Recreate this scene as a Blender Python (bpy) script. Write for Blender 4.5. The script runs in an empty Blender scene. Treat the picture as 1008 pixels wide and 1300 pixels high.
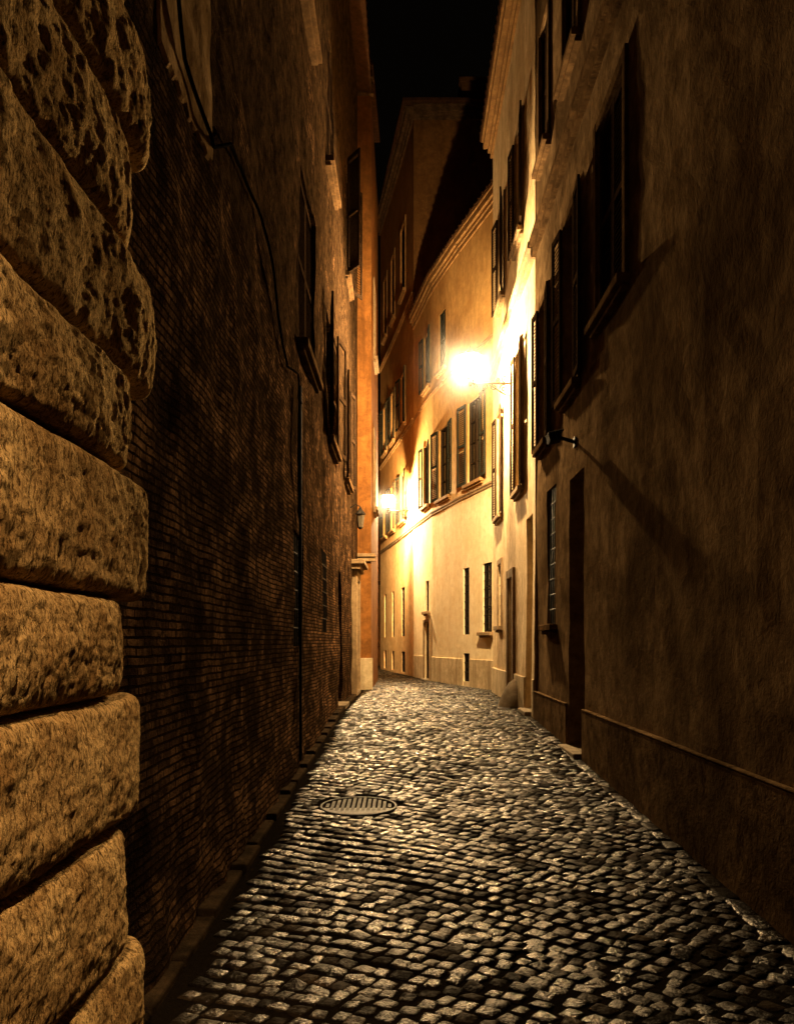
import bpy, math, random
import numpy as np
from mathutils import Vector, Matrix, noise as mn
random.seed(7)
np.random.seed(7)
scene = bpy.context.scene
COL = scene.collection

# ------------------------------------------------------------------ materials
class M:
    def __init__(s, name):
        s.m = bpy.data.materials.new(name); s.m.use_nodes = True
        s.nt = s.m.node_tree; s.n = s.nt.nodes
        s.b = s.n['Principled BSDF']
        s.pos = s.n.new('ShaderNodeNewGeometry').outputs['Position']
    def lk(s, a, b): s.nt.links.new(a, b)
    def scale(s, vec, sx, sy, sz):
        n = s.n.new('ShaderNodeVectorMath'); n.operation = 'MULTIPLY'
        s.lk(vec, n.inputs[0]); n.inputs[1].default_value = (sx, sy, sz); return n.outputs[0]
    def noise(s, vec, sc, det=6, rough=.6, dist=0):
        n = s.n.new('ShaderNodeTexNoise'); s.lk(vec, n.inputs['Vector'])
        n.inputs['Scale'].default_value = sc; n.inputs['Detail'].default_value = min(det, 5)
        n.inputs['Roughness'].default_value = rough; n.inputs['Distortion'].default_value = dist
        return n.outputs['Fac']
    def mr(s, v, a, b, c=0., d=1.):
        n = s.n.new('ShaderNodeMapRange'); s.lk(v, n.inputs[0])
        for i, x in enumerate((a, b, c, d)): n.inputs[i+1].default_value = x
        return n.outputs[0]
    def math(s, op, a, b):
        n = s.n.new('ShaderNodeMath'); n.operation = op
        for i, x in enumerate((a, b)):
            if isinstance(x, (int, float)): n.inputs[i].default_value = x
            else: s.lk(x, n.inputs[i])
        return n.outputs[0]
    def mix(s, f, a, b, mode='MIX'):
        n = s.n.new('ShaderNodeMix'); n.data_type = 'RGBA'; n.blend_type = mode
        if isinstance(f, (int, float)): n.inputs[0].default_value = f
        else: s.lk(f, n.inputs[0])
        for i, x in ((6, a), (7, b)):
            if isinstance(x, tuple): n.inputs[i].default_value = (*x, 1)
            else: s.lk(x, n.inputs[i])
        return n.outputs[2]
    def bump(s, h, st, dist=.02, nrm=None):
        n = s.n.new('ShaderNodeBump'); s.lk(h, n.inputs['Height'])
        n.inputs['Strength'].default_value = st; n.inputs['Distance'].default_value = dist
        if nrm is not None: s.lk(nrm, n.inputs['Normal'])
        return n.outputs[0]
    def fin(s, col=None, rough=None, nrm=None, metal=0, spec=.4):
        if col is not None:
            if isinstance(col, tuple): s.b.inputs['Base Color'].default_value = (*col, 1)
            else: s.lk(col, s.b.inputs['Base Color'])
        if rough is not None:
            if isinstance(rough, (int, float)): s.b.inputs['Roughness'].default_value = rough
            else: s.lk(rough, s.b.inputs['Roughness'])
        if nrm is not None: s.lk(nrm, s.b.inputs['Normal'])
        s.b.inputs['Metallic'].default_value = metal
        if isinstance(spec, (int, float)): s.b.inputs['Specular IOR Level'].default_value = spec
        else: s.lk(spec, s.b.inputs['Specular IOR Level'])
        return s.m

def stucco(name, light, dark, stain, bump=.5, bs=1.0, stainamt=.8, upper=None, spec=.05, streak=.1, blot=0):
    m = M(name)
    patch = m.mr(m.noise(m.pos, 1.1*bs, 5, .72, .5), .44, .58)
    strk = m.mr(m.noise(m.scale(m.pos, 1, 1, streak), 3.2*(.1/streak)**-.3, 4, .7), .48, .68)
    fine = m.noise(m.pos, 34, 3, .7)
    mid = m.noise(m.pos, 6, 5, .72, .3)
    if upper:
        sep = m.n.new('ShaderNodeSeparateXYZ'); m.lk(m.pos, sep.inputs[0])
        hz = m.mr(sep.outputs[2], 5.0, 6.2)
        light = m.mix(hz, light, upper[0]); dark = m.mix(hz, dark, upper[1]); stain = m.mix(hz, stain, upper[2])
    c = m.mix(patch, light, dark)
    c = m.mix(m.math('MULTIPLY', strk, stainamt), c, stain)
    c = m.mix(m.mr(mid, .38, .66, .0, .5), c, stain)
    if blot:
        c = m.mix(m.mr(m.noise(m.pos, .55, 5, .68, .8), .45, .62, 0, blot), c, stain)
    h = m.math('ADD', mid, m.math('MULTIPLY', fine, .35))
    h = m.math('ADD', h, m.math('MULTIPLY', patch, .12))
    return m.fin(c, .9, m.bump(h, bump, .02), spec=spec)

S_dark = stucco('brown_stucco', (.24,.158,.083), (.15,.095,.048), (.040,.025,.013), .42, stainamt=.4, spec=0, streak=.9, blot=.6)
S_cream = stucco('cream_stucco', (.84,.66,.39), (.68,.50,.27), (.32,.2,.09), .5, stainamt=.5)
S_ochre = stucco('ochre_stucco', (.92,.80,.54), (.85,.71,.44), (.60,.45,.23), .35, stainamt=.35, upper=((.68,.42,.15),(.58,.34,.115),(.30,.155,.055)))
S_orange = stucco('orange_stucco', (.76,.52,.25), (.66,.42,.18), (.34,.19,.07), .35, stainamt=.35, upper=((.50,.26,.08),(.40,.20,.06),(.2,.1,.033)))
S_side = stucco('shaded_orange_side', (.20,.095,.03), (.14,.065,.02), (.06,.028,.01), .35, stainamt=.4)  # darker copy of the orange stucco, shade painted into its colour
S_deep = stucco('deep_orange_stucco', (.30,.125,.031), (.20,.083,.021), (.07,.03,.009), .4, stainamt=.6)
S_trim = stucco('stone_trim', (.40,.28,.15), (.28,.19,.10), (.12,.08,.045), .4, bs=3, stainamt=.5)
S_trimo = stucco('orange_trim', (.40,.23,.085), (.30,.17,.06), (.14,.07,.03), .4, bs=3, stainamt=.5)
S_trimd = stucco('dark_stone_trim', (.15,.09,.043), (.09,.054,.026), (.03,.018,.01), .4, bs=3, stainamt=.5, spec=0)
S_plinth = stucco('brown_plinth', (.19,.122,.063), (.11,.068,.034), (.030,.019,.010), .5, bs=1.5, spec=0, streak=.9, blot=.6)
S_plinth2 = stucco('warm_grey_plinth', (.72,.59,.37), (.56,.44,.26), (.28,.2,.11), .6, bs=2)
S_panel = stucco('faded_plaster_panel', (.40,.27,.14), (.25,.16,.075), (.08,.045,.02), .6, bs=2.5, spec=0)

def travertine():
    m = M('rough_travertine')
    a = m.noise(m.pos, 3.5, 5, .7, .6)
    strat = m.noise(m.scale(m.pos, 1, 1.5, .6), 26, 5, .8, .4)
    pits = m.mr(m.noise(m.scale(m.pos, 1, 1.2, .8), 75, 4, .8, .2), .36, .50)
    c = m.mix(m.mr(a, .38, .66), (.86,.60,.28), (.44,.27,.11))
    c = m.mix(m.mr(strat, .52, .63, 0, .88), c, (.07,.036,.013))
    c = m.mix(m.mr(pits, 0, 1, .8, 0), c, (.03,.015,.006))
    h = m.math('ADD', m.math('MULTIPLY', pits, .6), m.math('MULTIPLY', m.mr(strat, .35, .65, 1, 0), .8))
    h = m.math('ADD', h, m.math('MULTIPLY', a, .4))
    return m.fin(c, .9, m.bump(h, .85, .011), spec=0)
TRAV = travertine()

def brick():
    m = M('old_brick')
    sep = m.n.new('ShaderNodeSeparateXYZ')
    d = m.n.new('ShaderNodeTexNoise'); m.lk(m.pos, d.inputs['Vector']); d.inputs['Scale'].default_value = 3.0; d.inputs['Detail'].default_value = 5
    d.inputs['Roughness'].default_value = .65
    off = m.n.new('ShaderNodeVectorMath'); off.operation = 'MULTIPLY_ADD'
    m.lk(d.outputs['Color'], off.inputs[0]); off.inputs[1].default_value = (.0,.05,.030); m.lk(m.pos, off.inputs[2])
    m.lk(off.outputs[0], sep.inputs[0])
    cmb = m.n.new('ShaderNodeCombineXYZ'); m.lk(sep.outputs[1], cmb.inputs[0]); m.lk(sep.outputs[2], cmb.inputs[1])
    br = m.n.new('ShaderNodeTexBrick'); m.lk(cmb.outputs[0], br.inputs['Vector'])
    br.inputs['Scale'].default_value = 1; br.inputs['Brick Width'].default_value = .21; br.inputs['Row Height'].default_value = .043
    br.inputs['Mortar Size'].default_value = .007; br.inputs['Mortar Smooth'].default_value = .35; br.inputs['Bias'].default_value = -.2
    br.inputs['Color1'].default_value = (.25,.14,.068,1); br.inputs['Color2'].default_value = (.04,.022,.012,1); br.inputs['Mortar'].default_value = (.020,.013,.008,1)
    f = m.noise(m.pos, 30, 4, .75); g = m.noise(m.pos, 7, 5, .8, .3); big = m.noise(m.pos, 1.6, 5, .7, .4)
    c = m.mix(m.mr(g, .40, .58, 0, .9), br.outputs['Color'], (.018,.011,.0065))
    c = m.mix(m.mr(big, .42, .56, 0, .8), c, (.015,.0095,.0055))
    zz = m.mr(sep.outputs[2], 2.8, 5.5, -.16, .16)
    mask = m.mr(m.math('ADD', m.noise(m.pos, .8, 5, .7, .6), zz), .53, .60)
    c = m.mix(m.math('MULTIPLY', mask, .85), c, m.mix(m.mr(g, .36, .60), (.060,.036,.018), (.013,.008,.0045)))  # plaster remains, coloured darker to paint in shade on the upper wall
    inv = m.math('SUBTRACT', 1.0, br.outputs['Fac'])
    hb = m.math('MULTIPLY', inv, m.mr(mask, 0, 1, 1.0, .25))
    hb = m.math('MULTIPLY', hb, m.mr(g, .4, .65, 1.0, .2))
    h = m.math('ADD', m.math('MULTIPLY', hb, 1.0), m.math('MULTIPLY', f, .9))
    h = m.math('ADD', h, m.math('MULTIPLY', g, 1.9))
    h = m.math('ADD', h, m.math('MULTIPLY', mask, .4))
    return m.fin(c, .9, m.bump(h, 1, .028), spec=0)
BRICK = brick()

def simple(name, c, r, metal=0, sc=20, b=.2, var=.5, spec=.4):
    m = M(name); a = m.noise(m.pos, sc, 4, .7); dk = tuple(x*var for x in c)
    col = m.mix(m.mr(a, .35, .65), c, dk)
    return m.fin(col, m.mr(a, .3, .7, max(r-.1,.05), min(r+.12,1)), m.bump(a, b, .01), metal, spec)
WOOD = simple('dark_wood', (.028,.017,.009), .6, spec=.05)
SHUT = simple('shutter_wood', (.038,.023,.013), .8, sc=14, spec=0)
SHUTG = simple('dark_green_shutter_wood', (.040,.041,.028), .7, sc=14, spec=0)
IRON = simple('black_iron', (.02,.017,.014), .6, .2, spec=.1)
CAST = simple('worn_cast_iron', (.030,.023,.017), .6, 0, sc=60, b=.3, spec=.2)
CABLE = simple('black_cable', (.010,.008,.006), .9, spec=0)
TILE = simple('terracotta_roof', (.09,.045,.022), .85, sc=6, spec=0)
PIPE = simple('dark_painted_metal', (.014,.010,.007), .8, 0, spec=.05)
STEP = stucco('travertine_step', (.30,.24,.16), (.22,.17,.11), (.1,.08,.055), .5, bs=3)
def glass():
    m = M('dark_window_glass'); a = m.noise(m.pos, 2.5, 3, .5)
    return m.fin((.010,.008,.006), .18, m.bump(a, .15, .02), spec=.25)
GLASS = glass()
def emis(name, st):
    m = M(name); m.b.inputs['Base Color'].default_value = (.8,.7,.5,1)
    m.b.inputs['Emission Color'].default_value = (1,.68,.34,1); m.b.inputs['Emission Strength'].default_value = st
    return m.m
BULB = emis('glowing_bulb', 29000)
BULB2 = emis('glowing_bulb_far', 42000)
def pane():
    mm = bpy.data.materials.new('lit_lantern_glass'); mm.use_nodes = True; nt = mm.node_tree; nt.nodes.clear()
    o = nt.nodes.new('ShaderNodeOutputMaterial'); t = nt.nodes.new('ShaderNodeBsdfTransparent'); t.inputs[0].default_value = (1,.97,.9,1)
    e = nt.nodes.new('ShaderNodeEmission'); e.inputs[0].default_value = (1,.74,.42,1); e.inputs[1].default_value = 9
    a = nt.nodes.new('ShaderNodeAddShader'); nt.links.new(t.outputs[0], a.inputs[0]); nt.links.new(e.outputs[0], a.inputs[1]); nt.links.new(a.outputs[0], o.inputs[0])
    return mm
PANE = pane()
FROST = simple('dusty_glass', (.12,.10,.07), .25)

def cobble():
    m = M('basalt_cobbles')
    at = m.n.new('ShaderNodeAttribute'); at.attribute_name = 'tone'
    v = at.outputs['Fac']
    at2 = m.n.new('ShaderNodeAttribute'); at2.attribute_name = 'polish'
    pl = at2.outputs['Fac']
    f = m.noise(m.pos, 60, 3, .7); g = m.noise(m.pos, 22, 4, .75); big = m.noise(m.pos, .9, 4, .65, .4)
    c = m.mix(v, (.006,.0045,.003), (.070,.050,.031))
    c = m.mix(m.mr(g, .4, .62, 0, .8), c, (.008,.006,.004))
    c = m.mix(m.mr(big, .4, .62, 0, .5), c, (.008,.006,.004))
    r = m.math('ADD', m.mr(f, .3, .7, .10, .24), m.mr(big, .38, .62, -.02, .12))
    r = m.math('ADD', r, m.math('MULTIPLY', pl, .22))
    sp = m.math('MULTIPLY', m.math('MULTIPLY', m.mr(pl, .1, .8, .40, .01), m.mr(big, .42, .6, 1, .3)), m.mr(g, .40, .58, 1, .12))
    h = m.math('ADD', m.math('MULTIPLY', f, .3), g)
    m.b.inputs['Specular Tint'].default_value = (1,.82,.58,1)
    return m.fin(c, r, m.bump(h, 1.0, .013), spec=sp)
COB = cobble()
def dirt():
    m = M('dirt_joints'); a = m.noise(m.pos, 30, 5, .7)
    return m.fin(m.mix(a, (.011,.0085,.006), (.004,.003,.002)), .95, m.bump(a, .6, .02), spec=0)
DIRT = dirt()
KERB = stucco('kerb_stone', (.05,.034,.02), (.03,.021,.013), (.012,.009,.006), .9, bs=4, spec=0)

# ------------------------------------------------------------------ mesh helpers
ORG = {}
class MB:
    def __init__(s): s.v = []; s.f = []
    def poly(s, *p):
        i = len(s.v); s.v += [Vector(q) for q in p]; s.f.append(tuple(range(i, i+len(p))))
    def pbox(s, o, a, b, c):
        o, a, b, c = map(Vector, (o, a, b, c)); i = len(s.v)
        s.v += [o, o+a, o+a+b, o+b, o+c, o+a+c, o+a+b+c, o+b+c]
        for q in ((0,3,2,1),(4,5,6,7),(0,1,5,4),(1,2,6,5),(2,3,7,6),(3,0,4,7)): s.f.append(tuple(i+k for k in q))
    def tube(s, pts, r, n=8, cap=True):
        pts = [Vector(p) for p in pts]; rs = r if isinstance(r, (list, tuple)) else [r]*len(pts)
        base = len(s.v); up = None
        for k, p in enumerate(pts):
            t = (pts[min(k+1, len(pts)-1)] - pts[max(k-1, 0)]).normalized()
            if up is None: up = Vector((0,0,1)) if abs(t.z) < .9 else Vector((1,0,0))
            x = t.cross(up).normalized(); y = x.cross(t).normalized(); up = y
            for j in range(n):
                a = 2*math.pi*j/n; s.v.append(p + (x*math.cos(a)+y*math.sin(a))*rs[k])
        for k in range(len(pts)-1):
            for j in range(n):
                s.f.append((base+k*n+j, base+k*n+(j+1)%n, base+(k+1)*n+(j+1)%n, base+(k+1)*n+j))
        if cap:
            s.f.append(tuple(base+j for j in range(n))[::-1]); e = base+(len(pts)-1)*n; s.f.append(tuple(e+j for j in range(n)))
    def lathe(s, c, prof, n=16, ph=0, caps=True):
        c = Vector(c); base = len(s.v)
        for r, z in prof:
            for j in range(n):
                a = 2*math.pi*j/n+ph; s.v.append(c+Vector((r*math.cos(a), r*math.sin(a), z)))
        for k in range(len(prof)-1):
            for j in range(n):
                s.f.append((base+k*n+j, base+k*n+(j+1)%n, base+(k+1)*n+(j+1)%n, base+(k+1)*n+j))
        if caps:
            s.f.append(tuple(base+j for j in range(n))[::-1]); e = base+(len(prof)-1)*n; s.f.append(tuple(e+j for j in range(n)))
    def build(s, name, parent, mat, smooth=False, bevel=0, label=None):
        o = ORG.get(parent.name, Vector((0,0,0))) if parent else Vector((0,0,0))
        me = bpy.data.meshes.new(name); me.from_pydata([tuple(v-o) for v in s.v], [], s.f)
        me.materials.append(mat); me.validate()
        if smooth:
            me.polygons.foreach_set('use_smooth', [True]*len(me.polygons))
        ob = bpy.data.objects.new(name, me); COL.objects.link(ob)
        if parent: ob.parent = parent; ORG[ob.name] = o
        if bevel:
            b = ob.modifiers.new('bevel', 'BEVEL'); b.width = bevel; b.segments = 2; b.limit_method = 'ANGLE'
        if label: ob['label'] = label
        return ob

def thing(name, loc, label, cat, group=None):
    e = bpy.data.objects.new(name, None); e.empty_display_size = .3; e.location = loc; COL.objects.link(e)
    e['label'] = label; e['category'] = cat
    if group: e['group'] = group
    ORG[e.name] = Vector(loc); return e

def gz(y):
    t = min(max((y-3.8)/10.2, 0), 1)
    return .42*(.75*t+.25*t*t*(3-2*t))

class F:
    def __init__(s, x0, y0, x1, y1, side=1, amp=.012, seed=0):
        s.p = Vector((x0, y0, 0)); d = Vector((x1-x0, y1-y0, 0)); s.L = d.length; s.U = d.normalized()
        s.N = Vector((-s.U.y, s.U.x, 0))*side; s.amp = amp; s.seed = seed
    def P(s, u, z, o=0): return s.p + s.U*u + s.N*o + Vector((0,0,z))
    def box(s, mb, u0, u1, z0, z1, o0, o1):
        mb.pbox(s.P(u0, z0, o0), s.U*(u1-u0), s.N*(o1-o0), Vector((0,0,z1-z0)))
    def disp(s, u, z): return s.amp*(mn.noise(Vector((u*.5, z*.5, s.seed)))*2+mn.noise(Vector((u*1.8, z*1.8, s.seed+9)))+.5*mn.noise(Vector((u*4, z*4, s.seed+19))))
    def wall(s, mb, u0, u1, z0, z1, ops, step=.4, depth=.2, fade=(True, True)):
        us = set([u0, u1]); zs = set([z0, z1])
        for a, b, c, d in ops: us |= {a, b}; zs |= {c, d}
        def fill(S):
            L = sorted(S); out = []
            for a, b in zip(L, L[1:]):
                n = max(1, round((b-a)/step)); out += [a+(b-a)*k/n for k in range(n)]
            return out+[L[-1]]
        us = fill(us); zs = fill(zs)
        def dd(u, z):
            e = 1
            if fade[0]: e *= min(1, (u-u0)/.5)
            if fade[1]: e *= min(1, (u1-u)/.5)
            return e*s.disp(u, z)
        base = len(mb.v); nz = len(zs)
        for u in us:
            for z in zs: mb.v.append(s.P(u, z, dd(u, z)))
        def inop(i, j):
            if i < 0 or j < 0 or i >= len(us)-1 or j >= nz-1: return None
            uc = (us[i]+us[i+1])/2; zc = (zs[j]+zs[j+1])/2
            return any(a < uc < b and c < zc < d for a, b, c, d in ops)
        for i in range(len(us)-1):
            for j in range(nz-1):
                q = [(i, j), (i+1, j), (i+1, j+1), (i, j+1)]
                if not inop(i, j): mb.f.append(tuple(base+a*nz+b for a, b in q))
                else:
                    for k, (di, dj) in enumerate(((0,-1),(1,0),(0,1),(-1,0))):
                        if inop(i+di, j+dj) is False:
                            a, b = q[k], q[(k+1) % 4]
                            va, vb = mb.v[base+a[0]*nz+a[1]].copy(), mb.v[base+b[0]*nz+b[1]].copy()
                            mb.poly(va, vb, s.P(us[b[0]], zs[b[1]], -depth), s.P(us[a[0]], zs[a[1]], -depth))
    def volume(s, mb, u0, u1, z0, z1, back):
        a, b = u0, u1
        mb.poly(s.P(a,z0), s.P(a,z1), s.P(a,z1,-back), s.P(a,z0,-back))
        mb.poly(s.P(b,z0), s.P(b,z1), s.P(b,z1,-back), s.P(b,z0,-back))
        mb.poly(s.P(a,z0,-back), s.P(b,z0,-back), s.P(b,z1,-back), s.P(a,z1,-back))
        mb.poly(s.P(a,z1-.02), s.P(b,z1-.02), s.P(b,z1-.02,-back), s.P(a,z1-.02,-back))

def shutter(fc, win, hu, z0, z1, w, sgn, ang, mat, closed=False):
    mb = MB(); th = math.radians(ang)
    d = (fc.U*sgn*math.cos(th) + fc.N*math.sin(th)); per = (fc.N*math.cos(th) - fc.U*sgn*math.sin(th))
    h = fc.P(hu, z0, -.05 if closed else .045); t = per*.032; H = z1-z0; Z = Vector((0,0,1)); st = .055
    mb.pbox(h, d*st, t, Z*H); mb.pbox(h+d*(w-st), d*st, t, Z*H)
    for zz, hh in ((0,.08),(H/2-.035,.07),(H-.08,.08)): mb.pbox(h+d*st+Z*zz+per*.002, d*(w-2*st), t*.88, Z*hh)
    n = int((H-.23)/.052)
    for k in range(n):
        z = .09+k*(H-.2)/n
        if abs(z-H/2+.02) < .06: continue
        mb.pbox(h+d*st+Z*z+per*.004, d*(w-2*st), per*.025+Z*.03*(-1), Z*.009)
    return mb.build('shutter', win, mat)

def window(fc, par, u0, u1, z0, z1, shut=None, mat=None, sur=True, grille=False, sill=True, depth=.2, ang=(6,6), trim=None):
    mat = mat or SHUT; trim = trim or S_trim
    g = MB(); fc.box(g, u0, u1, z0, z1, -depth-.01, -depth+.01)
    win = g.build('window', par, GLASS)
    fr = MB(); w = .055; o0, o1 = -depth+.012, -depth+.06
    fc.box(fr, u0, u0+w, z0, z1, o0, o1); fc.box(fr, u1-w, u1, z0, z1, o0, o1)
    fc.box(fr, u0+w, u1-w, z0, z0+w, o0, o1-.003); fc.box(fr, u0+w, u1-w, z1-w, z1, o0, o1-.003)
    um = (u0+u1)/2
    if u1-u0 > .6: fc.box(fr, um-.035, um+.035, z0+w, z1-w, o0, o1+.006)
    nb = max(1, int((z1-z0)/.6))
    for k in range(1, nb+1):
        z = z0+(z1-z0)*k/(nb+1); fc.box(fr, u0+w, u1-w, z-.014, z+.014, o0, o1-.02)
    fr.build('frame', win, WOOD)
    if sur:
        s = MB(); b = .11
        fc.box(s, u0-b, u0-.001, z0, z1+b, -.03, .035); fc.box(s, u1+.001, u1+b, z0, z1+b, -.03, .035)
        fc.box(s, u0-.001, u1+.001, z1+.001, z1+b, -.03, .032)
        s.build('surround', win, trim, bevel=.008)
    if sill:
        s = MB(); fc.box(s, u0-.15, u1+.15, z0-.09, z0-.002, -.05, .12); fc.box(s, u0-.11, u1+.11, z0-.14, z0-.091, -.03, .07)
        s.build('sill', win, trim, bevel=.01)
    hw = (u1-u0)/2-.004
    if shut == 'open':
        shutter(fc, win, u0-.005, z0+.01, z1-.01, hw, -1, ang[0], mat); shutter(fc, win, u1+.005, z0+.01, z1-.01, hw, 1, ang[1], mat)
    elif shut == 'closed':
        shutter(fc, win, u0+.002, z0+.01, z1-.01, hw, 1, 0, mat, True); shutter(fc, win, u1-.002, z0+.01, z1-.01, hw, -1, 0, mat, True)
    if grille:
        s = MB(); n = max(2, int((u1-u0)/.13))
        for k in range(1, n):
            u = u0+(u1-u0)*k/n; s.tube([fc.P(u, z0+.003, -.03), fc.P(u, z1-.003, -.03)], .011, 6)
        n = max(2, int((z1-z0)/.2))
        for k in range(1, n):
            z = z0+(z1-z0)*k/n; s.tube([fc.P(u0+.003, z, -.03), fc.P(u1-.003, z, -.03)], .009, 6)
        s.build('grille', win, IRON)
    return win

def door(fc, par, u0, u1, z0, z1, fan=0, sur=True, depth=.3, step=True, b=.17, pr=.05):
    d = MB(); zt = z1-fan
    o0, o1 = -depth, -depth+.05
    fc.box(d, u0+.002, u1-.002, z0, zt, o0-.03, o0)
    um = (u0+u1)/2
    for a, bb in ((u0+.01, um-.006), (um+.006, u1-.01)):
        st = .07
        fc.box(d, a, a+st, z0+.01, zt-.01, o0+.001, o1); fc.box(d, bb-st, bb, z0+.01, zt-.01, o0+.001, o1)
        n = 3
        for k in range(n+1):
            z = z0+.02+(zt-z0-.14)*k/n; fc.box(d, a+st, bb-st, z, z+.1, o0+.001, o1-.003)
        for k in range(n):
            z = z0+.02+(zt-z0-.14)*k/n+.14; zz = z0+.02+(zt-z0-.14)*(k+1)/n-.04
            fc.box(d, a+st+.03, bb-st-.03, z, zz, o0+.001, o1-.02)
    dr = d.build('door', par, WOOD, bevel=.004)
    h = MB(); h.tube([fc.P(um+.06, z0+1.0, o1), fc.P(um+.06, z0+1.0, o1+.05), fc.P(um+.06, z0+1.12, o1+.05), fc.P(um+.06, z0+1.12, o1)], .011, 6)
    h.build('handle', dr, CAST, smooth=True)
    if fan:
        g = MB(); fc.box(g, u0+.002, u1-.002, zt+.06, z1, o0-.02, o0); g.build('fanlight', dr, GLASS)
        g = MB(); fc.box(g, u0+.002, u1-.002, zt, zt+.06, o0-.03, o1+.02)
        n = 6
        for k in range(1, n):
            u = u0+(u1-u0)*k/n; g.tube([fc.P(u, zt+.06, o0+.03), fc.P(u, z1, o0+.03)], .01, 6)
        g.build('transom', dr, WOOD)
    if sur:
        s = MB()
        fc.box(s, u0-b, u0-.001, z0-.2, z1+b, -.03, pr); fc.box(s, u1+.001, u1+b, z0-.2, z1+b, -.03, pr)
        fc.box(s, u0-.001, u1+.001, z1+.001, z1+b, -.03, pr-.003)
        s.build('surround', dr, S_trim, bevel=.01)
    if step:
        s = MB(); fc.box(s, u0-.05, u1+.05, z0-.25, z0+.06, -depth, .14); s.build('doorstep', dr, STEP, bevel=.015)
    return dr

def band(fc, par, u0, u1, z, h, pr, mat=None, name='string_course'):
    s = MB(); fc.box(s, u0, u1, z, z+h*.55, -.03, pr*.6); fc.box(s, u0, u1, z+h*.55+.001, z+h, -.03, pr)
    return s.build(name, par, mat or S_trim, bevel=.012)

def cornice(fc, par, u0, u1, z, mat=None, k=1.0):
    s = MB()
    for (h0, h1, p) in ((0,.12,.1),(.121,.22,.2),(.221,.38,.38),(.381,.45,.45)):
        fc.box(s, u0, u1, z+h0, z+h1, -.05, p*k)
    return s.build('cornice', par, mat or S_trim, bevel=.008)

def roof(fc, par, u0, u1, z, back, rise=1.4, over=.5):
    s = MB(); a = fc.P(u0, z, over); b = fc.P(u1, z, over); c = fc.P(u1, z+rise, -back); d = fc.P(u0, z+rise, -back)
    up = Vector((0,0,.1)); s.pbox(a, b-a, d-a, up)
    n = int((u1-u0)/.24); sl = (d-a)
    for k in range(n):
        p = a+(b-a)*((k+.5)/n)+up
        s.tube([p, p+sl], .07, 6)
    return s.build('roof', par, TILE)

# ------------------------------------------------------------------ near rusticated palazzo
T = thing('rusticated_palazzo', (-1.2, 1, 0), 'palazzo corner of huge rough pillow-shaped travertine blocks', 'building')
mb = MB(); mb.pbox((-6,-4,-.4), (4.95,0,0), (0,6.84,0), (0,0,14)); mb.build('wall', T, TRAV)
js = [-.4,.1,.5,.955,1.41,1.755,2.21,2.56,3.0,3.42,3.85,4.27,4.7]
ends = [2.95,3.14,2.96,3.12,2.92,3.2,3.0,3.3,3.02,3.24,3.0,3.2]
mb = MB()
for i in range(len(js)-1):
    z0, z1 = js[i], js[i+1]
    for (y0, y1, ny) in ((1.25-(i%2)*.35, ends[i], 180), (-.4-(i%2)*.3, 1.24-(i%2)*.35, 26)):
        nz = 72; base = len(mb.v); k1 = .8 if i < 5 else 1.0
        for a in range(ny+1):
            s = -math.cos(math.pi*a/ny)
            for b in range(nz+1):
                t = -math.cos(math.pi*b/nz)
                y = (y0+y1)/2+s*(y1-y0)/2; z = (z0+z1)/2+t*(z1-z0-.002)/2
                p = (.84*max(0, 1-abs(t)**14)**.5+.16*(1-t*t))*(.85*max(0, 1-abs(s)**28)**.5+.15*max(0, 1-abs(s)**8))
                v = Vector((y, z, i*3.7))
                nn = k1*(mn.noise(v*2.5)*.016+mn.noise(v*6)*.011+mn.noise(v*16)*.010)+mn.noise(v*40)*.006+mn.noise(v*80)*.003
                yy = y+(mn.noise(v*3+Vector((5,5,5)))*.018+mn.noise(v*9)*.014)*(.3+.7*abs(s)**3)
                zz = z+mn.noise(Vector((y*1.5, z*.6, i+20)))*.012
                bx = -1.062 if abs(s) < .975 else -1.062-.15*((abs(s)-.975)/.025)
                mb.v.append(Vector((bx+.102*p+nn*p, yy, zz)))
        for a in range(ny):
            for b in range(nz):
                k = base+a*(nz+1)+b; mb.f.append((k, k+nz+1, k+nz+2, k+1))
mb.build('rusticated_blocks', T, TRAV, smooth=True)

# ------------------------------------------------------------------ brick building
T = thing('brick_building', (-1.2, 11, 0), 'tall old brick building with shuttered windows and peeling plaster', 'building')
fl = F(-1.2, 0, -1.2, 10, -1, .028, 3)
HL = 15.2
wins_l = [(9.35,10.75,5.0,7.0,'closed'), (12.7,13.9,4.75,6.75,'open'), (16.4,17.3,8.9,11.2,'open'), (16.2,17.1,4.8,6.8,'open'), (12.7,13.8,9.0,11.1,'closed'), (9.4,10.6,9.2,11.2,'closed')]
gw_l = [(8.75,9.5,1.55,2.8), (11.9,12.9,1.75,2.95)]
drs_l = [(14.7,15.6,.42,2.9), (18.5,19.5,.42,3.0)]
ops = [w[:4] for w in wins_l]+gw_l+drs_l
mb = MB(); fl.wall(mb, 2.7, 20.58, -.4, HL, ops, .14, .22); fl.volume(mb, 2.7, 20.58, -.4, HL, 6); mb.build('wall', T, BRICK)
for k, w in enumerate(wins_l):
    window(fl, T, *w[:4], shut=w[4], sur=False, depth=.2 if w[4]=='open' else .16, ang=(35, 28) if k in (2,) else (7, 9), mat=SHUT, trim=S_trimd)
for w in gw_l: window(fl, T, *w, grille=True, sur=False, sill=False)
door(fl, T, *drs_l[0], sur=False)
door(fl, T, *drs_l[1], sur=True, b=.2, pr=.13)
mb = MB(); fl.box(mb, 18.2, 19.8, 3.21, 3.32, -.02, .2); fl.box(mb, 18.15, 19.85, 3.321, 3.42, -.02, .3); mb.build('door_hood', T, S_trim, bevel=.01)
roof(fl, T, 2.7, 20.58, HL, 6, over=.35)
mb = MB(); n = 30
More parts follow.
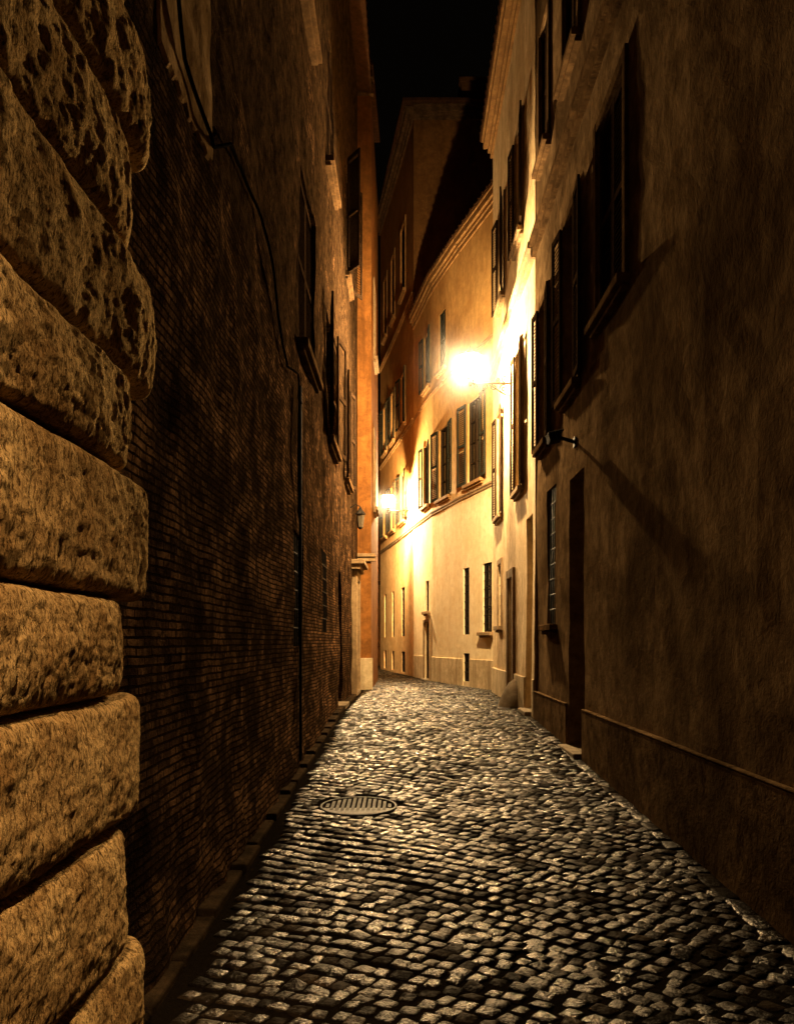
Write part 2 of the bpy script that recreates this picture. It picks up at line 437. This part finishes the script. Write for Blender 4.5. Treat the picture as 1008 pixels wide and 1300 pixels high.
for i in range(n+1):
    for j in range(n+1):
        u = 4.0+1.05*i/n+.02*mn.noise(Vector((j*.4, 3, 1))); z = 4.45+2.0*j/n+.03*mn.noise(Vector((i*.4, 7, 1)))
        e = min(i, j, n-i, n-j); mb.v.append(fl.P(u, z, fl.disp(u, z)+(-.03 if e == 0 else .016)))
for i in range(n):
    for j in range(n): k = i*(n+1)+j; mb.f.append((k, k+n+1, k+n+2, k+1))
mb.build('wall_panel', T, S_panel)
mb = MB(); mb.tube([fl.P(9.05, 4.4, .05), fl.P(9.05, 2.0, .05), fl.P(9.06, .3, .05)], .016, 8)
for z in (1.2,3.0,4.2): mb.lathe(fl.P(9.05, z, .05), [(.022,0),(.022,.04)], 8)
mb.build('downpipe', T, PIPE, smooth=True)
# rough battered plinth
mb = MB(); n = 110; m_ = 12
for i in range(n+1):
    u = 3.0+i*(14.6-3.0)/n
    for j in range(m_+1):
        z = -.3+j*(1.1+gz(u)*.6)/m_; t = max(0, 1-(j/m_)**3)
        mb.v.append(fl.P(u, z, -.08+.13*t+.035*mn.noise(Vector((u*2.2, z*2.2, 1)))+.03*mn.noise(Vector((u*6, z*6, 1)))))
for i in range(n):
    for j in range(m_): k = i*(m_+1)+j; mb.f.append((k, k+m_+1, k+m_+2, k+1))
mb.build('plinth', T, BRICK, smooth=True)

# cable on the brick wall
T = thing('cable', (-1.15, 5, 4.6), 'black electric cable sagging along the brick wall', 'cable')
pts = [(3.6,6.4),(4.0,5.3),(4.34,4.66),(4.98,4.58),(5.4,4.85),(5.8,4.93),(6.6,5.0),(7.1,4.85),(7.6,4.5),(8.1,4.3),(8.8,4.45),(8.95,4.2),(8.96,3.0),(8.95,2.9)]
P3 = []
for i in range(len(pts)-1):
    for k in range(6):
        t = k/6; P3.append(fl.P(pts[i][0]*(1-t)+pts[i+1][0]*t, pts[i][1]*(1-t)+pts[i+1][1]*t, .05+.01*math.sin(i*2+t*3)))
mb = MB(); mb.tube(P3, .012, 6); mb.build('wire', T, CABLE, smooth=True)

# ------------------------------------------------------------------ orange house beyond the brick one
T = thing('orange_house', (-1.6, 21, .4), 'narrow tall orange plastered house with grey plinth', 'building')
fd = F(-6, 20.6, -.86, 20.6, -1, .006, 5)
mb = MB(); fd.wall(mb, 0, 5.14, -.4, 15.2, [], .5); fd.volume(mb, 0, 5.14, -.4, 15.2, 5); mb.build('wall', T, S_deep)
band(fd, T, 4.6, 5.25, 3.6, .2, .12); cornice(fd, T, 4.5, 5.2, 15.2, S_trimd); roof(fd, T, 0, 5.2, 15.66, 5)
mb = MB(); fd.box(mb, 4.6, 5.18, -.3, 1.2, -.04, .06); mb.build('plinth', T, S_plinth2, bevel=.01)
fds = F(-.86, 20.6, -.86, 25.6, -1, 0, 0)
window(fds, T, 1.5, 2.4, 5.2, 7.2, shut=None); window(fds, T, 1.5, 2.4, 9.2, 11.2, shut=None)

# ------------------------------------------------------------------ brown stucco building (street side)
T = thing('brown_stucco_building', (2.08, 6, 0), 'stained brown stucco building with deep windows and low plinth', 'building')
fr = F(2.08, 0, 2.08, 10, 1, .014, 11)
HR = 13.0
wa = [(7.85,8.95,5.05,7.1,'closed'), (9.95,10.8,4.75,7.0,'open'), (12.0,12.7,4.55,6.7,'open'),
      (9.95,10.85,8.9,10.9,'closed'), (12.0,12.75,8.9,10.9,'closed'), (7.85,8.85,9,11,'closed')]
ops = [w[:4] for w in wa]+[(11.45,12.15,1.85,3.8),(9.65,10.5,gz(10)-.02,3.65)]
mb = MB(); fr.wall(mb, -4, 13.2, -.4, HR, ops, .3, .22, (True, False)); fr.volume(mb, -4, 13.2, -.4, HR, 6); mb.build('wall', T, S_dark)
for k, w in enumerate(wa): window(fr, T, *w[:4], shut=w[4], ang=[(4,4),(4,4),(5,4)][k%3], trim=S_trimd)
window(fr, T, 11.45, 12.15, 1.85, 3.8, grille=True, sur=False, trim=S_trimd)
door(fr, T, 9.65, 10.5, gz(10)-.02, 3.65, fan=.8, sur=False, depth=.3)
for a, b in ((-4,9.6),(10.55,13.19)):
    mb = MB(); fr.box(mb, a, b, -.4, .8, -.04, .045); fr.box(mb, a, b, .801, .82, -.04, .05)
    mb.build('plinth', T, S_plinth, bevel=.01)
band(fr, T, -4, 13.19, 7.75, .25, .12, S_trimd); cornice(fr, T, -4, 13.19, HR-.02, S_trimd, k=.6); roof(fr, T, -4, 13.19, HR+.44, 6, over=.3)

# cream building
T = thing('cream_stucco_building', (2.07, 16, .42), 'cream plastered building carrying the bright street lamp', 'building')
fb = F(2.065, 0, 2.065, 10, 1, .012, 17)
HB = 13.1
wb = [(14.6,15.3,4.35,6.9,'open'), (17.7,18.5,4.35,6.6,'open'), (14.6,15.45,8.9,10.9,'open'), (17.3,18.2,8.9,10.9,'open')]
ops = [w[:4] for w in wb]+[(17.75,18.35,1.95,3.3),(13.45,14.2,.41,3.7),(15.8,16.5,.41,2.85)]
mb = MB(); fb.wall(mb, 13.203, 19.6, -.4, HB, ops, .3, .22, (False, True)); fb.volume(mb, 13.203, 19.6, -.4, HB, 6); mb.build('wall', T, S_cream)
for k, w in enumerate(wb): window(fb, T, *w[:4], shut=w[4], ang=[(4,4),(5,4),(5,5),(10,8)][k], mat=SHUT)
window(fb, T, 17.75, 18.35, 1.95, 3.3, grille=True, sur=True)
door(fb, T, 13.45, 14.2, .41, 3.7, fan=.9, sur=False); door(fb, T, 15.8, 16.5, .41, 2.85, fan=0)
band(fb, T, 13.203, 19.6, 7.75, .25, .12)
cornice(fb, T, 13.203, 19.65, HB-.02, S_trimo, k=.6); roof(fb, T, 13.203, 19.75, HB+.44, 6, over=.3)
for a, b in ((13.21,13.4),(14.25,15.6),(16.7,19.6)):
    mb = MB(); fb.box(mb, a, b, -.2, 1.0, -.04, .035); mb.build('plinth', T, S_plinth2, bevel=.012)

# ------------------------------------------------------------------ ochre curved building
Pn = [(2.42,19.25),(1.46,22.5),(.8,25),(.27,28),(-.3,31.5),(-1.1,36)]
T = thing('ochre_building', (1.4, 23, .42), 'yellow ochre building with curving facade and green shutters', 'building')
fa = F(*Pn[0], *Pn[1], 1, .008, 21); fbb = F(*Pn[1], *Pn[2], 1, .008, 22); fc = F(*Pn[2], *Pn[3], 1, .008, 23)
HC = 12.2
dat = {
 fa: dict(w=[(1.1,1.68,1.85,3.57,'g'),(2.62,3.08,1.8,3.57,'g0'),(1.75,2.75,5.75,7.9,'o')], d=[]),
 fbb: dict(w=[(.85,1.85,5.75,7.8,'o'),(1.25,1.85,9.5,11.2,'c')], d=[]),
 fc: dict(w=[(.45,1.25,5.85,7.75,'o'),(.35,1.15,9.5,11.2,'o'),(.45,.95,2.55,3.5,'g')], d=[(.3,1.1,.40,2.2)]),
}
mb = MB()
base_ops = {fa: [(2.62,3.08,.55,1.3)], fbb: [], fc: []}
for f_, dd_ in dat.items():
    ops = [w[:4] for w in dd_['w']]+dd_['d']+base_ops[f_]
    f_.wall(mb, 0, f_.L, -.4, HC, ops, .4, .12)
A = Vector((2.42,19.25,-.4)); B = Vector((9,19.25,-.4)); C = Vector((9,28,-.4)); D = Vector((.27,28,-.4)); h = Vector((0,0,HC+.4))
mb.poly(A, B, B+h, A+h); mb.poly(B, C, C+h, B+h)
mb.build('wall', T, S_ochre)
for f_, dd_ in dat.items():
    for w in dd_['w']:
        k = w[4]
        window(f_, T, *w[:4], shut={'o':'open','c':'closed'}.get(k), grille=k[0]=='g', sill=k!='g0', mat=SHUTG, ang=(7,6), sur=False, trim=S_trimo if w[2] > 5 else S_trim, depth=.1)
    for d_ in dd_['d']: door(f_, T, *d_, b=.1, depth=.12)
    for o in base_ops[f_]: window(f_, T, *o, grille=True, sur=False, sill=False, depth=.1)
    e = .03
    band(f_, T, -e, f_.L+e, 5.42, .12, .05); band(f_, T, -e, f_.L+e, 9.05, .10, .04, S_trimo)
    cornice(f_, T, -.05, f_.L+.05, HC-.02, S_trimo, k=.35)
    lo = [(0, f_.L)]
    if f_ is fa: lo = [(0,2.6),(3.1,f_.L)]
    if f_ is fc: lo = [(0,.19),(1.21,f_.L)]
    for a, b in lo:
        mb = MB(); f_.box(mb, a, b, -.2, 1.15, -.04, .02); mb.build('plinth', T, S_plinth2, bevel=.01)
mb = MB(); top = [Vector((p[0]-.17, p[1]-.05, HC+.45)) for p in Pn[:4]]; rg = [Vector((6, p[1], HC+1.6)) for p in Pn[:4]]
for i in range(3): mb.poly(top[i], top[i+1], rg[i+1], rg[i])
for i in range(3):
    n = 12
    for k in range(n):
        t = (k+.5)/n; a = top[i].lerp(top[i+1], t); b = rg[i].lerp(rg[i+1], t); mb.tube([a+Vector((0,0,.02)), b+Vector((0,0,.02))], .05, 6)
mb.build('roof', T, TILE)

# tall orange building
T = thing('tall_orange_building', (0, 31, .42), 'tall dark orange palazzo rising above its neighbour with chimney', 'building')
fe = F(*Pn[3], *Pn[4], 1, .008, 31); ff = F(*Pn[4], *Pn[5], 1, .008, 32)
HT = 19.3
lv = [(6.0,7.75),(9.5,11.4),(14.3,16.8)]
mb = MB(); L = {fe: [(1.75,2.75)], ff: [(.7,1.5),(2.7,3.5)]}
wl = []
for f_, us in L.items():
    ops = []
    for a, b in us:
        for c, d in lv: ops.append((a, b, c, d))
        ops.append((a+.15, b-.15, 1.8, 3.6)); ops.append((a+.1, b-.1, .5, 1.25))
    f_.wall(mb, 0.001, f_.L, -.4, HT, ops, .5, .12); wl.append((f_, ops))
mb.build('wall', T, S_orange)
mb = MB(); h = Vector((0,0,HT+.4))
A = Vector((.272,28.02,-.4)); B = Vector((3.4,28.02,-.4)); C = Vector((3.4,36,-.4)); D = Vector((-1.1,36,-.4))
mb.poly(A, B, B+h, A+h); mb.poly(B, C, C+h, B+h); mb.poly(C, D, D+h, C+h); mb.poly(A+h*.999, B+h*.999, C+h*.999, D+h*.999)
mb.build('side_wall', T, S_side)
for f_, ops in wl:
    for o in ops:
        up = o[2] > 5
        window(f_, T, *o, shut='open' if up and o[2] < 14 else None, grille=not up, sur=up, sill=up, mat=SHUTG, ang=(8,9), trim=S_trimo, depth=.1)
    band(f_, T, 0, f_.L, 5.42, .12, .06); band(f_, T, 0, f_.L, 9.05, .14, .07, S_trimo); band(f_, T, 0, f_.L, 13.3, .16, .08, S_trimo); cornice(f_, T, 0, f_.L, HT-.02, S_trimd, k=.7)
fs = F(.27, 28.02, 3.4, 28.02, -1, 0, 0)
cornice(fs, T, 0, 3.13, HT-.02, S_trimd, k=.4)
mb = MB(); mb.pbox((-.1,27.7,HT+.44), (3.6,0,0), (-1.3,8.6,0), (0,0,.1)); mb.build('roof', T, TILE)
mb = MB(); mb.pbox((1.9,28.2,HT+.5), (.8,0,0), (0,.7,0), (0,0,.9)); mb.pbox((1.82,28.12,HT+1.4), (.96,0,0), (0,.86,0), (0,0,.12)); mb.build('chimney', T, S_side)

# distant house closing the street
T = thing('distant_house', (-1.8, 42, .42), 'plain yellow house closing the end of the street', 'building')
fg = F(-6, 42, 3, 42, -1, .005, 41)
ops = [(3.7,4.5,1.4,3.2),(3.7,4.5,5.4,7.2),(3.7,4.5,9,10.8),(1.6,2.4,5.4,7.2)]
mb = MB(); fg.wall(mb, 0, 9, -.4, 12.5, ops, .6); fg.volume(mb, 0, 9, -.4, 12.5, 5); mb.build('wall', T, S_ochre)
for o in ops: window(fg, T, *o, shut=None)
band(fg, T, 0, 9, 4.5, .2, .1); cornice(fg, T, 0, 9, 12.5); roof(fg, T, 0, 9, 12.96, 5)

# ------------------------------------------------------------------ street lamps
def street_lamp(loc, rotz, bmat, label):
    e = thing('street_lamp', (0,0,0), label, 'street lamp', 'wall lanterns on iron brackets')
    A = .8
    mb = MB(); mb.pbox((-.005,-.05,-.28), (.02,0,0), (0,.1,0), (0,0,.5))
    mb.tube([(0,0,0),(A*.5,0,0),(A,0,0)], .02, 8)
    def spiral(c, r0, turns, a0, dirn=1, n=28):
        return [(c[0]+r0*(1-t*.8)*math.cos(a0+dirn*t*turns*2*math.pi), 0, c[1]+r0*(1-t*.8)*math.sin(a0+dirn*t*turns*2*math.pi)) for t in [k/n for k in range(n+1)]]
    mb.tube([(.01,0,-.25),(.12,0,-.22),(.28,0,-.12),(.42,0,-.03)], .014, 6)
    mb.tube(spiral((.14,-.1), .085, 1.4, 0), .012, 6); mb.tube(spiral((.34,-.075), .065, 1.4, 1.5, -1), .011, 6)
    mb.tube(spiral((.52,-.07), .06, 1.4, 1.5), .011, 6); mb.tube(spiral((.69,-.06), .05, 1.4, 1.5, -1), .010, 6)
    mb.tube(spiral((.12,.09), .07, 1.3, -1.5), .011, 6); mb.tube(spiral((.27,.06), .05, 1.3, -1.5, -1), .010, 6)
    mb.build('bracket', e, IRON, smooth=True)
    x = A
    mb = MB(); mb.lathe((x,0,0), [(.03,-.06),(.035,0),(.02,.05),(.05,.08),(.07,.1),(.08,.115)], 12); mb.build('lantern_base', e, IRON, smooth=True)
    mb = MB(); mb.lathe((x,0,0), [(.12,.117),(.215,.52)], 6, caps=False); g = mb.build('lantern_glass', e, PANE)
    mb = MB(); R = .07; mb.lathe((x,0,.31), [(max(.002, R*math.sin(math.pi*k/10)), -R*math.cos(math.pi*k/10)) for k in range(11)], 16); mb.build('bulb', e, bmat, smooth=True)
    mb = MB()
    for j in range(6):
        a = math.pi*2*j/6; c, s = math.cos(a), math.sin(a)
        mb.tube([(x+.125*c,.125*s,.11),(x+.225*c,.225*s,.525)], .005, 6)
    mb.build('lantern_frame', e, IRON)
    mb = MB(); mb.lathe((x,0,0), [(.225,.524),(.23,.53),(.15,.57),(.09,.60),(.085,.62),(.04,.65),(.02,.68),(.005,.73)], 12); mb.build('lantern_cap', e, IRON, smooth=True)
    e.location = loc; e.rotation_euler = (0,0,rotz)
    return e
street_lamp((2.06,16.15,6.65), math.pi, BULB, 'brightly lit iron lantern on scrolled bracket on cream wall')
street_lamp((.19,28.5,6.12), math.pi, BULB2, 'lit iron lantern on bracket on tall orange building')

# small unlit lantern on brick wall
e = thing('hanging_lantern', (-1.2,17.9,4.5), 'small unlit lantern hanging from a short arm on brick wall', 'lantern')
mb = MB(); o = Vector((-1.2,17.9,4.5)); mb.tube([o, o+Vector((.12,0,.08)), o+Vector((.22,0,.03))], .012, 6); mb.build('bracket', e, IRON)
mb = MB(); mb.lathe(o+Vector((.22,0,-.42)), [(.06,0),(.10,.28)], 6); mb.build('lantern_glass', e, FROST)
mb = MB(); mb.lathe(o+Vector((.22,0,-.14)), [(.125,0),(.05,.1),(.012,.17)], 6); mb.lathe(o+Vector((.22,0,-.46)), [(.02,0),(.065,.038)], 6); mb.build('lantern_cap', e, IRON)

# wall floodlight, unlit
o = Vector((2.08,10.15,4.05))
e = thing('wall_floodlight', o, 'small unlit floodlight on a thin arm above the dark doorway', 'floodlight')
mb = MB(); mb.pbox(o+Vector((-.02,-.05,-.06)), (.03,0,0), (0,.1,0), (0,0,.12)); mb.tube([o, o+Vector((-.1,-.01,.03)), o+Vector((-.2,-.03,.05))], .024, 8); mb.build('bracket', e, IRON)
mb = MB(); q = o+Vector((-.33,-.12,-.02)); mb.pbox(q, (.15,0,.03), (0,.2,0), (-.02,0,.10)); mb.pbox(q+Vector((-.02,-.02,.10)), (.19,0,.04), (0,.24,0), (-.003,0,.012)); mb.build('lamp_head', e, PIPE, bevel=.01)

# ------------------------------------------------------------------ ground and paving
ys = [-60,-20,-5]+[i*.5 for i in range(0, 96)]+[60,120,300]
xs = [-200,-60,-20,-6,-3,-1.2,0,1,2.1,4,8,20,60,200]
vs = [(x, y, gz(y)-.009) for y in ys for x in xs]; nx = len(xs)
fs_ = [(j*nx+i, j*nx+i+1, (j+1)*nx+i+1, (j+1)*nx+i) for j in range(len(ys)-1) for i in range(nx-1)]
me = bpy.data.meshes.new('ground'); me.from_pydata(vs, [], fs_); me.materials.append(DIRT)
g = bpy.data.objects.new('ground', me); COL.objects.link(g); g['kind'] = 'structure'; g['label'] = 'dark earth ground under the paving'; g['category'] = 'ground'

tmpl = np.array([(1,.76),(.78,1),(-.78,1),(-1,.76),(-1,-.76),(-.78,-1),(.78,-1),(1,-.76)], float)
V = []; Fc = []; tone = []; pol = []
def face_x(y):
    for (x0, y0), (x1, y1) in zip(Pn, Pn[1:]):
        if y0 <= y <= y1: return x0+(x1-x0)*(y-y0)/(y1-y0)
    return 2.1 if y < 19.3 else -1.2
def stone(cx, cy, a, b, rot, tn):
    k = len(V); z0 = gz(cy)+.006*mn.noise(Vector((cx*1.3, cy*1.3, 0)))+np.random.normal(0, .0022)
    tx, ty = np.random.normal(0, .06, 2); c, s = math.cos(rot), math.sin(rot)
    q = np.random.uniform(-.18, .10, (4, 2)); jit = np.repeat(q, 2, axis=0)
    P = tmpl*(1+jit)*np.array([a, b])*(1+np.random.uniform(-.06, .05, (8, 2)))
    slope = (gz(cy+.05)-gz(cy-.05))/.1
    for sc, dz in ((1.0,-.03),(.98,-.007),(.84,-.0016),(.56,.0014)):
        Q = P*sc
        X = cx+Q[:,0]*c-Q[:,1]*s; Y = cy+Q[:,0]*s+Q[:,1]*c
        Z = z0+dz+Q[:,0]*tx+Q[:,1]*ty+(Y-cy)*slope
        V.extend(zip(X.tolist(), Y.tolist(), Z.tolist()))
    V.append((cx, cy, z0+.0022))
    for r in range(3):
        for j in range(8): Fc.append((k+r*8+j, k+r*8+(j+1)%8, k+(r+1)*8+(j+1)%8, k+(r+1)*8+j))
    for j in range(8): Fc.append((k+24+j, k+24+(j+1)%8, k+32))
    tone.extend([tn]*33); pol.extend([random.random()]*33)
def inzone(x, y, mlx=.20, mrx=.16):
    if y < .3 or y > 41: return False
    L = -1.2+mlx if y < 20.6 else (-.84 if y < 25.6 else -4)
    R = 2.08-mrx if y < 19.3 else face_x(y)
    if y > 36: R = 3
    if (x+.42)**2+(y-7.4)**2 < .375**2: return False
    return L < x < R
th = math.radians(-33); c_, s_ = math.cos(th), math.sin(th)
S = .092; SV = .104
for j in range(-80, 540):
    shift = random.uniform(0, .6)*S+(.35*S if j % 2 else 0)
    u = -270*S+shift
    while u < 160*S:
        wdt = S*random.uniform(.78, 1.25); uc = u+wdt/2; u += wdt
        v = j*SV+.018*math.sin(uc*2.1+j*.7)
        x = uc*c_-v*s_; y = uc*s_+v*c_
        if x < -4.2 or x > 3.2 or y < 0 or y > 41.2: continue
        wx = .16*math.sin(y*.9+.5)+.13*mn.noise(Vector((x*.7, y*.7, 3)))+.04*mn.noise(Vector((x*3, y*3, 3))); wy = .20*math.cos((x-.4)*1.15)+.14*mn.noise(Vector((x*.7, y*.7, 8)))+.04*mn.noise(Vector((x*3, y*3, 13)))
        X = x+wx+np.random.uniform(-.008, .008); Y = y+wy+np.random.uniform(-.010, .010)
        if not inzone(X, Y): continue
        t = min(1, max(0, np.random.beta(.6, 1.8)))
        stone(X, Y, wdt*.5*1.02, SV*.5*np.random.uniform(.90, 1.08), th+np.random.uniform(-.2, .2)-.22*math.sin((x-.4)*1.15), t)
y = .3
while y < 19.2:
    l = random.uniform(.14, .3)
    stone(2.08-.10, y+l/2, .062, l/2-.003, 0, random.random()*.3)
    y += l
me = bpy.data.meshes.new('road'); me.from_pydata(V, [], Fc); me.materials.append(COB)
me.polygons.foreach_set('use_smooth', [True]*len(me.polygons))
at = me.attributes.new('tone', 'FLOAT', 'POINT'); at.data.foreach_set('value', tone)
at = me.attributes.new('polish', 'FLOAT', 'POINT'); at.data.foreach_set('value', pol)
rd = bpy.data.objects.new('road', me); COL.objects.link(rd); rd['kind'] = 'structure'; rd['label'] = 'wet basalt cobblestone paving of the alley'; rd['category'] = 'road'

# kerb on brick side
mb = MB(); y = 1.5
while y < 18:
    l = random.uniform(.45, .95); z = gz(y+l/2)
    mb.pbox((-1.2, y+.004, z-.2), (.13+random.uniform(-.02,.02),0,0), (0,l-.008,.0), (0,0,.235+random.uniform(-.012,.012))); y += l
k = mb.build('kerb', None, KERB, bevel=.015); k['kind'] = 'structure'; k['label'] = 'worn stone kerb along the brick wall'; k['category'] = 'kerb'

# manhole cover
o = Vector((-.42, 7.4, gz(7.4)-.006))
e = thing('manhole_cover', o, 'round worn iron manhole cover with raised grid set in cobbles', 'manhole cover')
mb = MB()
for j in range(48):
    a0, a1 = 2*math.pi*j/48, 2*math.pi*(j+1)/48
    def p(r, a, z): return o+Vector((r*math.cos(a), r*math.sin(a), z+.042*r*math.sin(a)))
    mb.poly(p(.345,a0,-.02), p(.345,a1,-.02), p(.34,a1,.005), p(.34,a0,.005)); mb.poly(p(.34,a0,.005), p(.34,a1,.005), p(.325,a1,.005), p(.325,a0,.005)); mb.poly(p(.325,a0,.005), p(.325,a1,.005), p(.322,a1,-.01), p(.322,a0,-.01))
mb.build('rim', e, CAST)
mb = MB(); mb.lathe(o, [(.32,-.03),(.32,-.006)], 40)
for i in range(-6, 7):
    for j in range(-6, 7):
        x, y = i*.046, j*.046
        if x*x+y*y < .29**2: mb.pbox(o+Vector((x-.014, y-.014, -.007+.042*y)), (.028,0,0), (0,.028,.0012), (0,0,.011))
mb.build('cover', e, CAST)

# guard stone at cream building
o = Vector((1.92,15.2,.42))
e = thing('guard_stone', o, 'worn rounded stone guard leaning against cream wall beside door', 'guard stone')
mb = MB(); n = 14; pr = [(.24,-.1),(.23,.02),(.2,.16),(.15,.32),(.1,.43),(.04,.48),(.005,.49)]
for r, z in pr:
    for j in range(n):
        a = 2*math.pi*j/n; q = r*(1+.12*mn.noise(Vector((math.cos(a)*2, math.sin(a)*2, z*4)))); mb.v.append(o+Vector((q*math.cos(a)+z*.18, q*math.sin(a)*1.3, z)))
for k in range(len(pr)-1):
    for j in range(n): mb.f.append((k*n+j, k*n+(j+1)%n, (k+1)*n+(j+1)%n, (k+1)*n+j))
mb.build('stone', e, STEP, smooth=True)

# ------------------------------------------------------------------ added halo volumes imitating glare round the lanterns
def glare_halo(c, R, dens, label):
    mm = bpy.data.materials.new('lantern_halo'); mm.use_nodes = True; nt = mm.node_tree; nt.nodes.clear()
    out = nt.nodes.new('ShaderNodeOutputMaterial'); vv = nt.nodes.new('ShaderNodeVolumeScatter')
    geo = nt.nodes.new('ShaderNodeNewGeometry'); d = nt.nodes.new('ShaderNodeVectorMath'); d.operation = 'DISTANCE'
    nt.links.new(geo.outputs['Position'], d.inputs[0]); d.inputs[1].default_value = c
    mr = nt.nodes.new('ShaderNodeMapRange'); nt.links.new(d.outputs['Value'], mr.inputs[0]); mr.inputs[1].default_value = 0; mr.inputs[2].default_value = R*.98; mr.inputs[3].default_value = 1; mr.inputs[4].default_value = 0
    pw = nt.nodes.new('ShaderNodeMath'); pw.operation = 'POWER'; nt.links.new(mr.outputs[0], pw.inputs[0]); pw.inputs[1].default_value = 2.5
    ml = nt.nodes.new('ShaderNodeMath'); ml.operation = 'MULTIPLY'; nt.links.new(pw.outputs[0], ml.inputs[0]); ml.inputs[1].default_value = dens
    nt.links.new(ml.outputs[0], vv.inputs['Density']); vv.inputs['Anisotropy'].default_value = .2
    nt.links.new(vv.outputs[0], out.inputs['Volume'])
    mb = MB(); n = 20
    mb.lathe(c, [(max(.001, R*math.sin(math.pi*k/12)), -R*math.cos(math.pi*k/12)) for k in range(13)], n)
    ms = mb.build('glare_halo', None, mm); ms['kind'] = 'stuff'; ms['label'] = label; ms['category'] = 'glare_halo'
glare_halo((1.26,16.15,6.96), 1.4, .06, 'added scattering halo imitating glare around the lantern')
glare_halo((-.61,28.5,6.43), 1.3, .02, 'added scattering halo imitating glare around the lantern')

# ------------------------------------------------------------------ world, light, camera
w = bpy.data.worlds.new('World'); scene.world = w; w.use_nodes = True
bg = w.node_tree.nodes['Background']; bg.inputs[0].default_value = (1,.72,.45,1); bg.inputs[1].default_value = .0010

sp = bpy.data.lights.new('lamp_behind_viewer', 'SPOT'); sp.energy = 1250; sp.color = (1,.60,.26); sp.spot_size = math.radians(40); sp.spot_blend = 1; sp.shadow_soft_size = .06
so = bpy.data.objects.new('lamp_behind_viewer', sp); so.location = (.1,-1.2,4.8); COL.objects.link(so)
so.rotation_euler = (Vector((-1.1,1.9,.9))-Vector(so.location)).to_track_quat('-Z','Y').to_euler()

cam = bpy.data.cameras.new('camera'); co = bpy.data.objects.new('camera', cam); COL.objects.link(co)
co.location = (0,0,1.6); co.rotation_euler = (math.radians(90),0,0)
cam.sensor_fit = 'VERTICAL'; cam.sensor_height = 36; cam.lens = 36*1050/1300
cam.shift_y = 165/1300; cam.shift_x = -11/1300; cam.clip_start = .05; cam.clip_end = 600
scene.camera = co
scene.view_settings.view_transform = 'Standard'; scene.view_settings.look = 'None'; scene.view_settings.exposure = 0
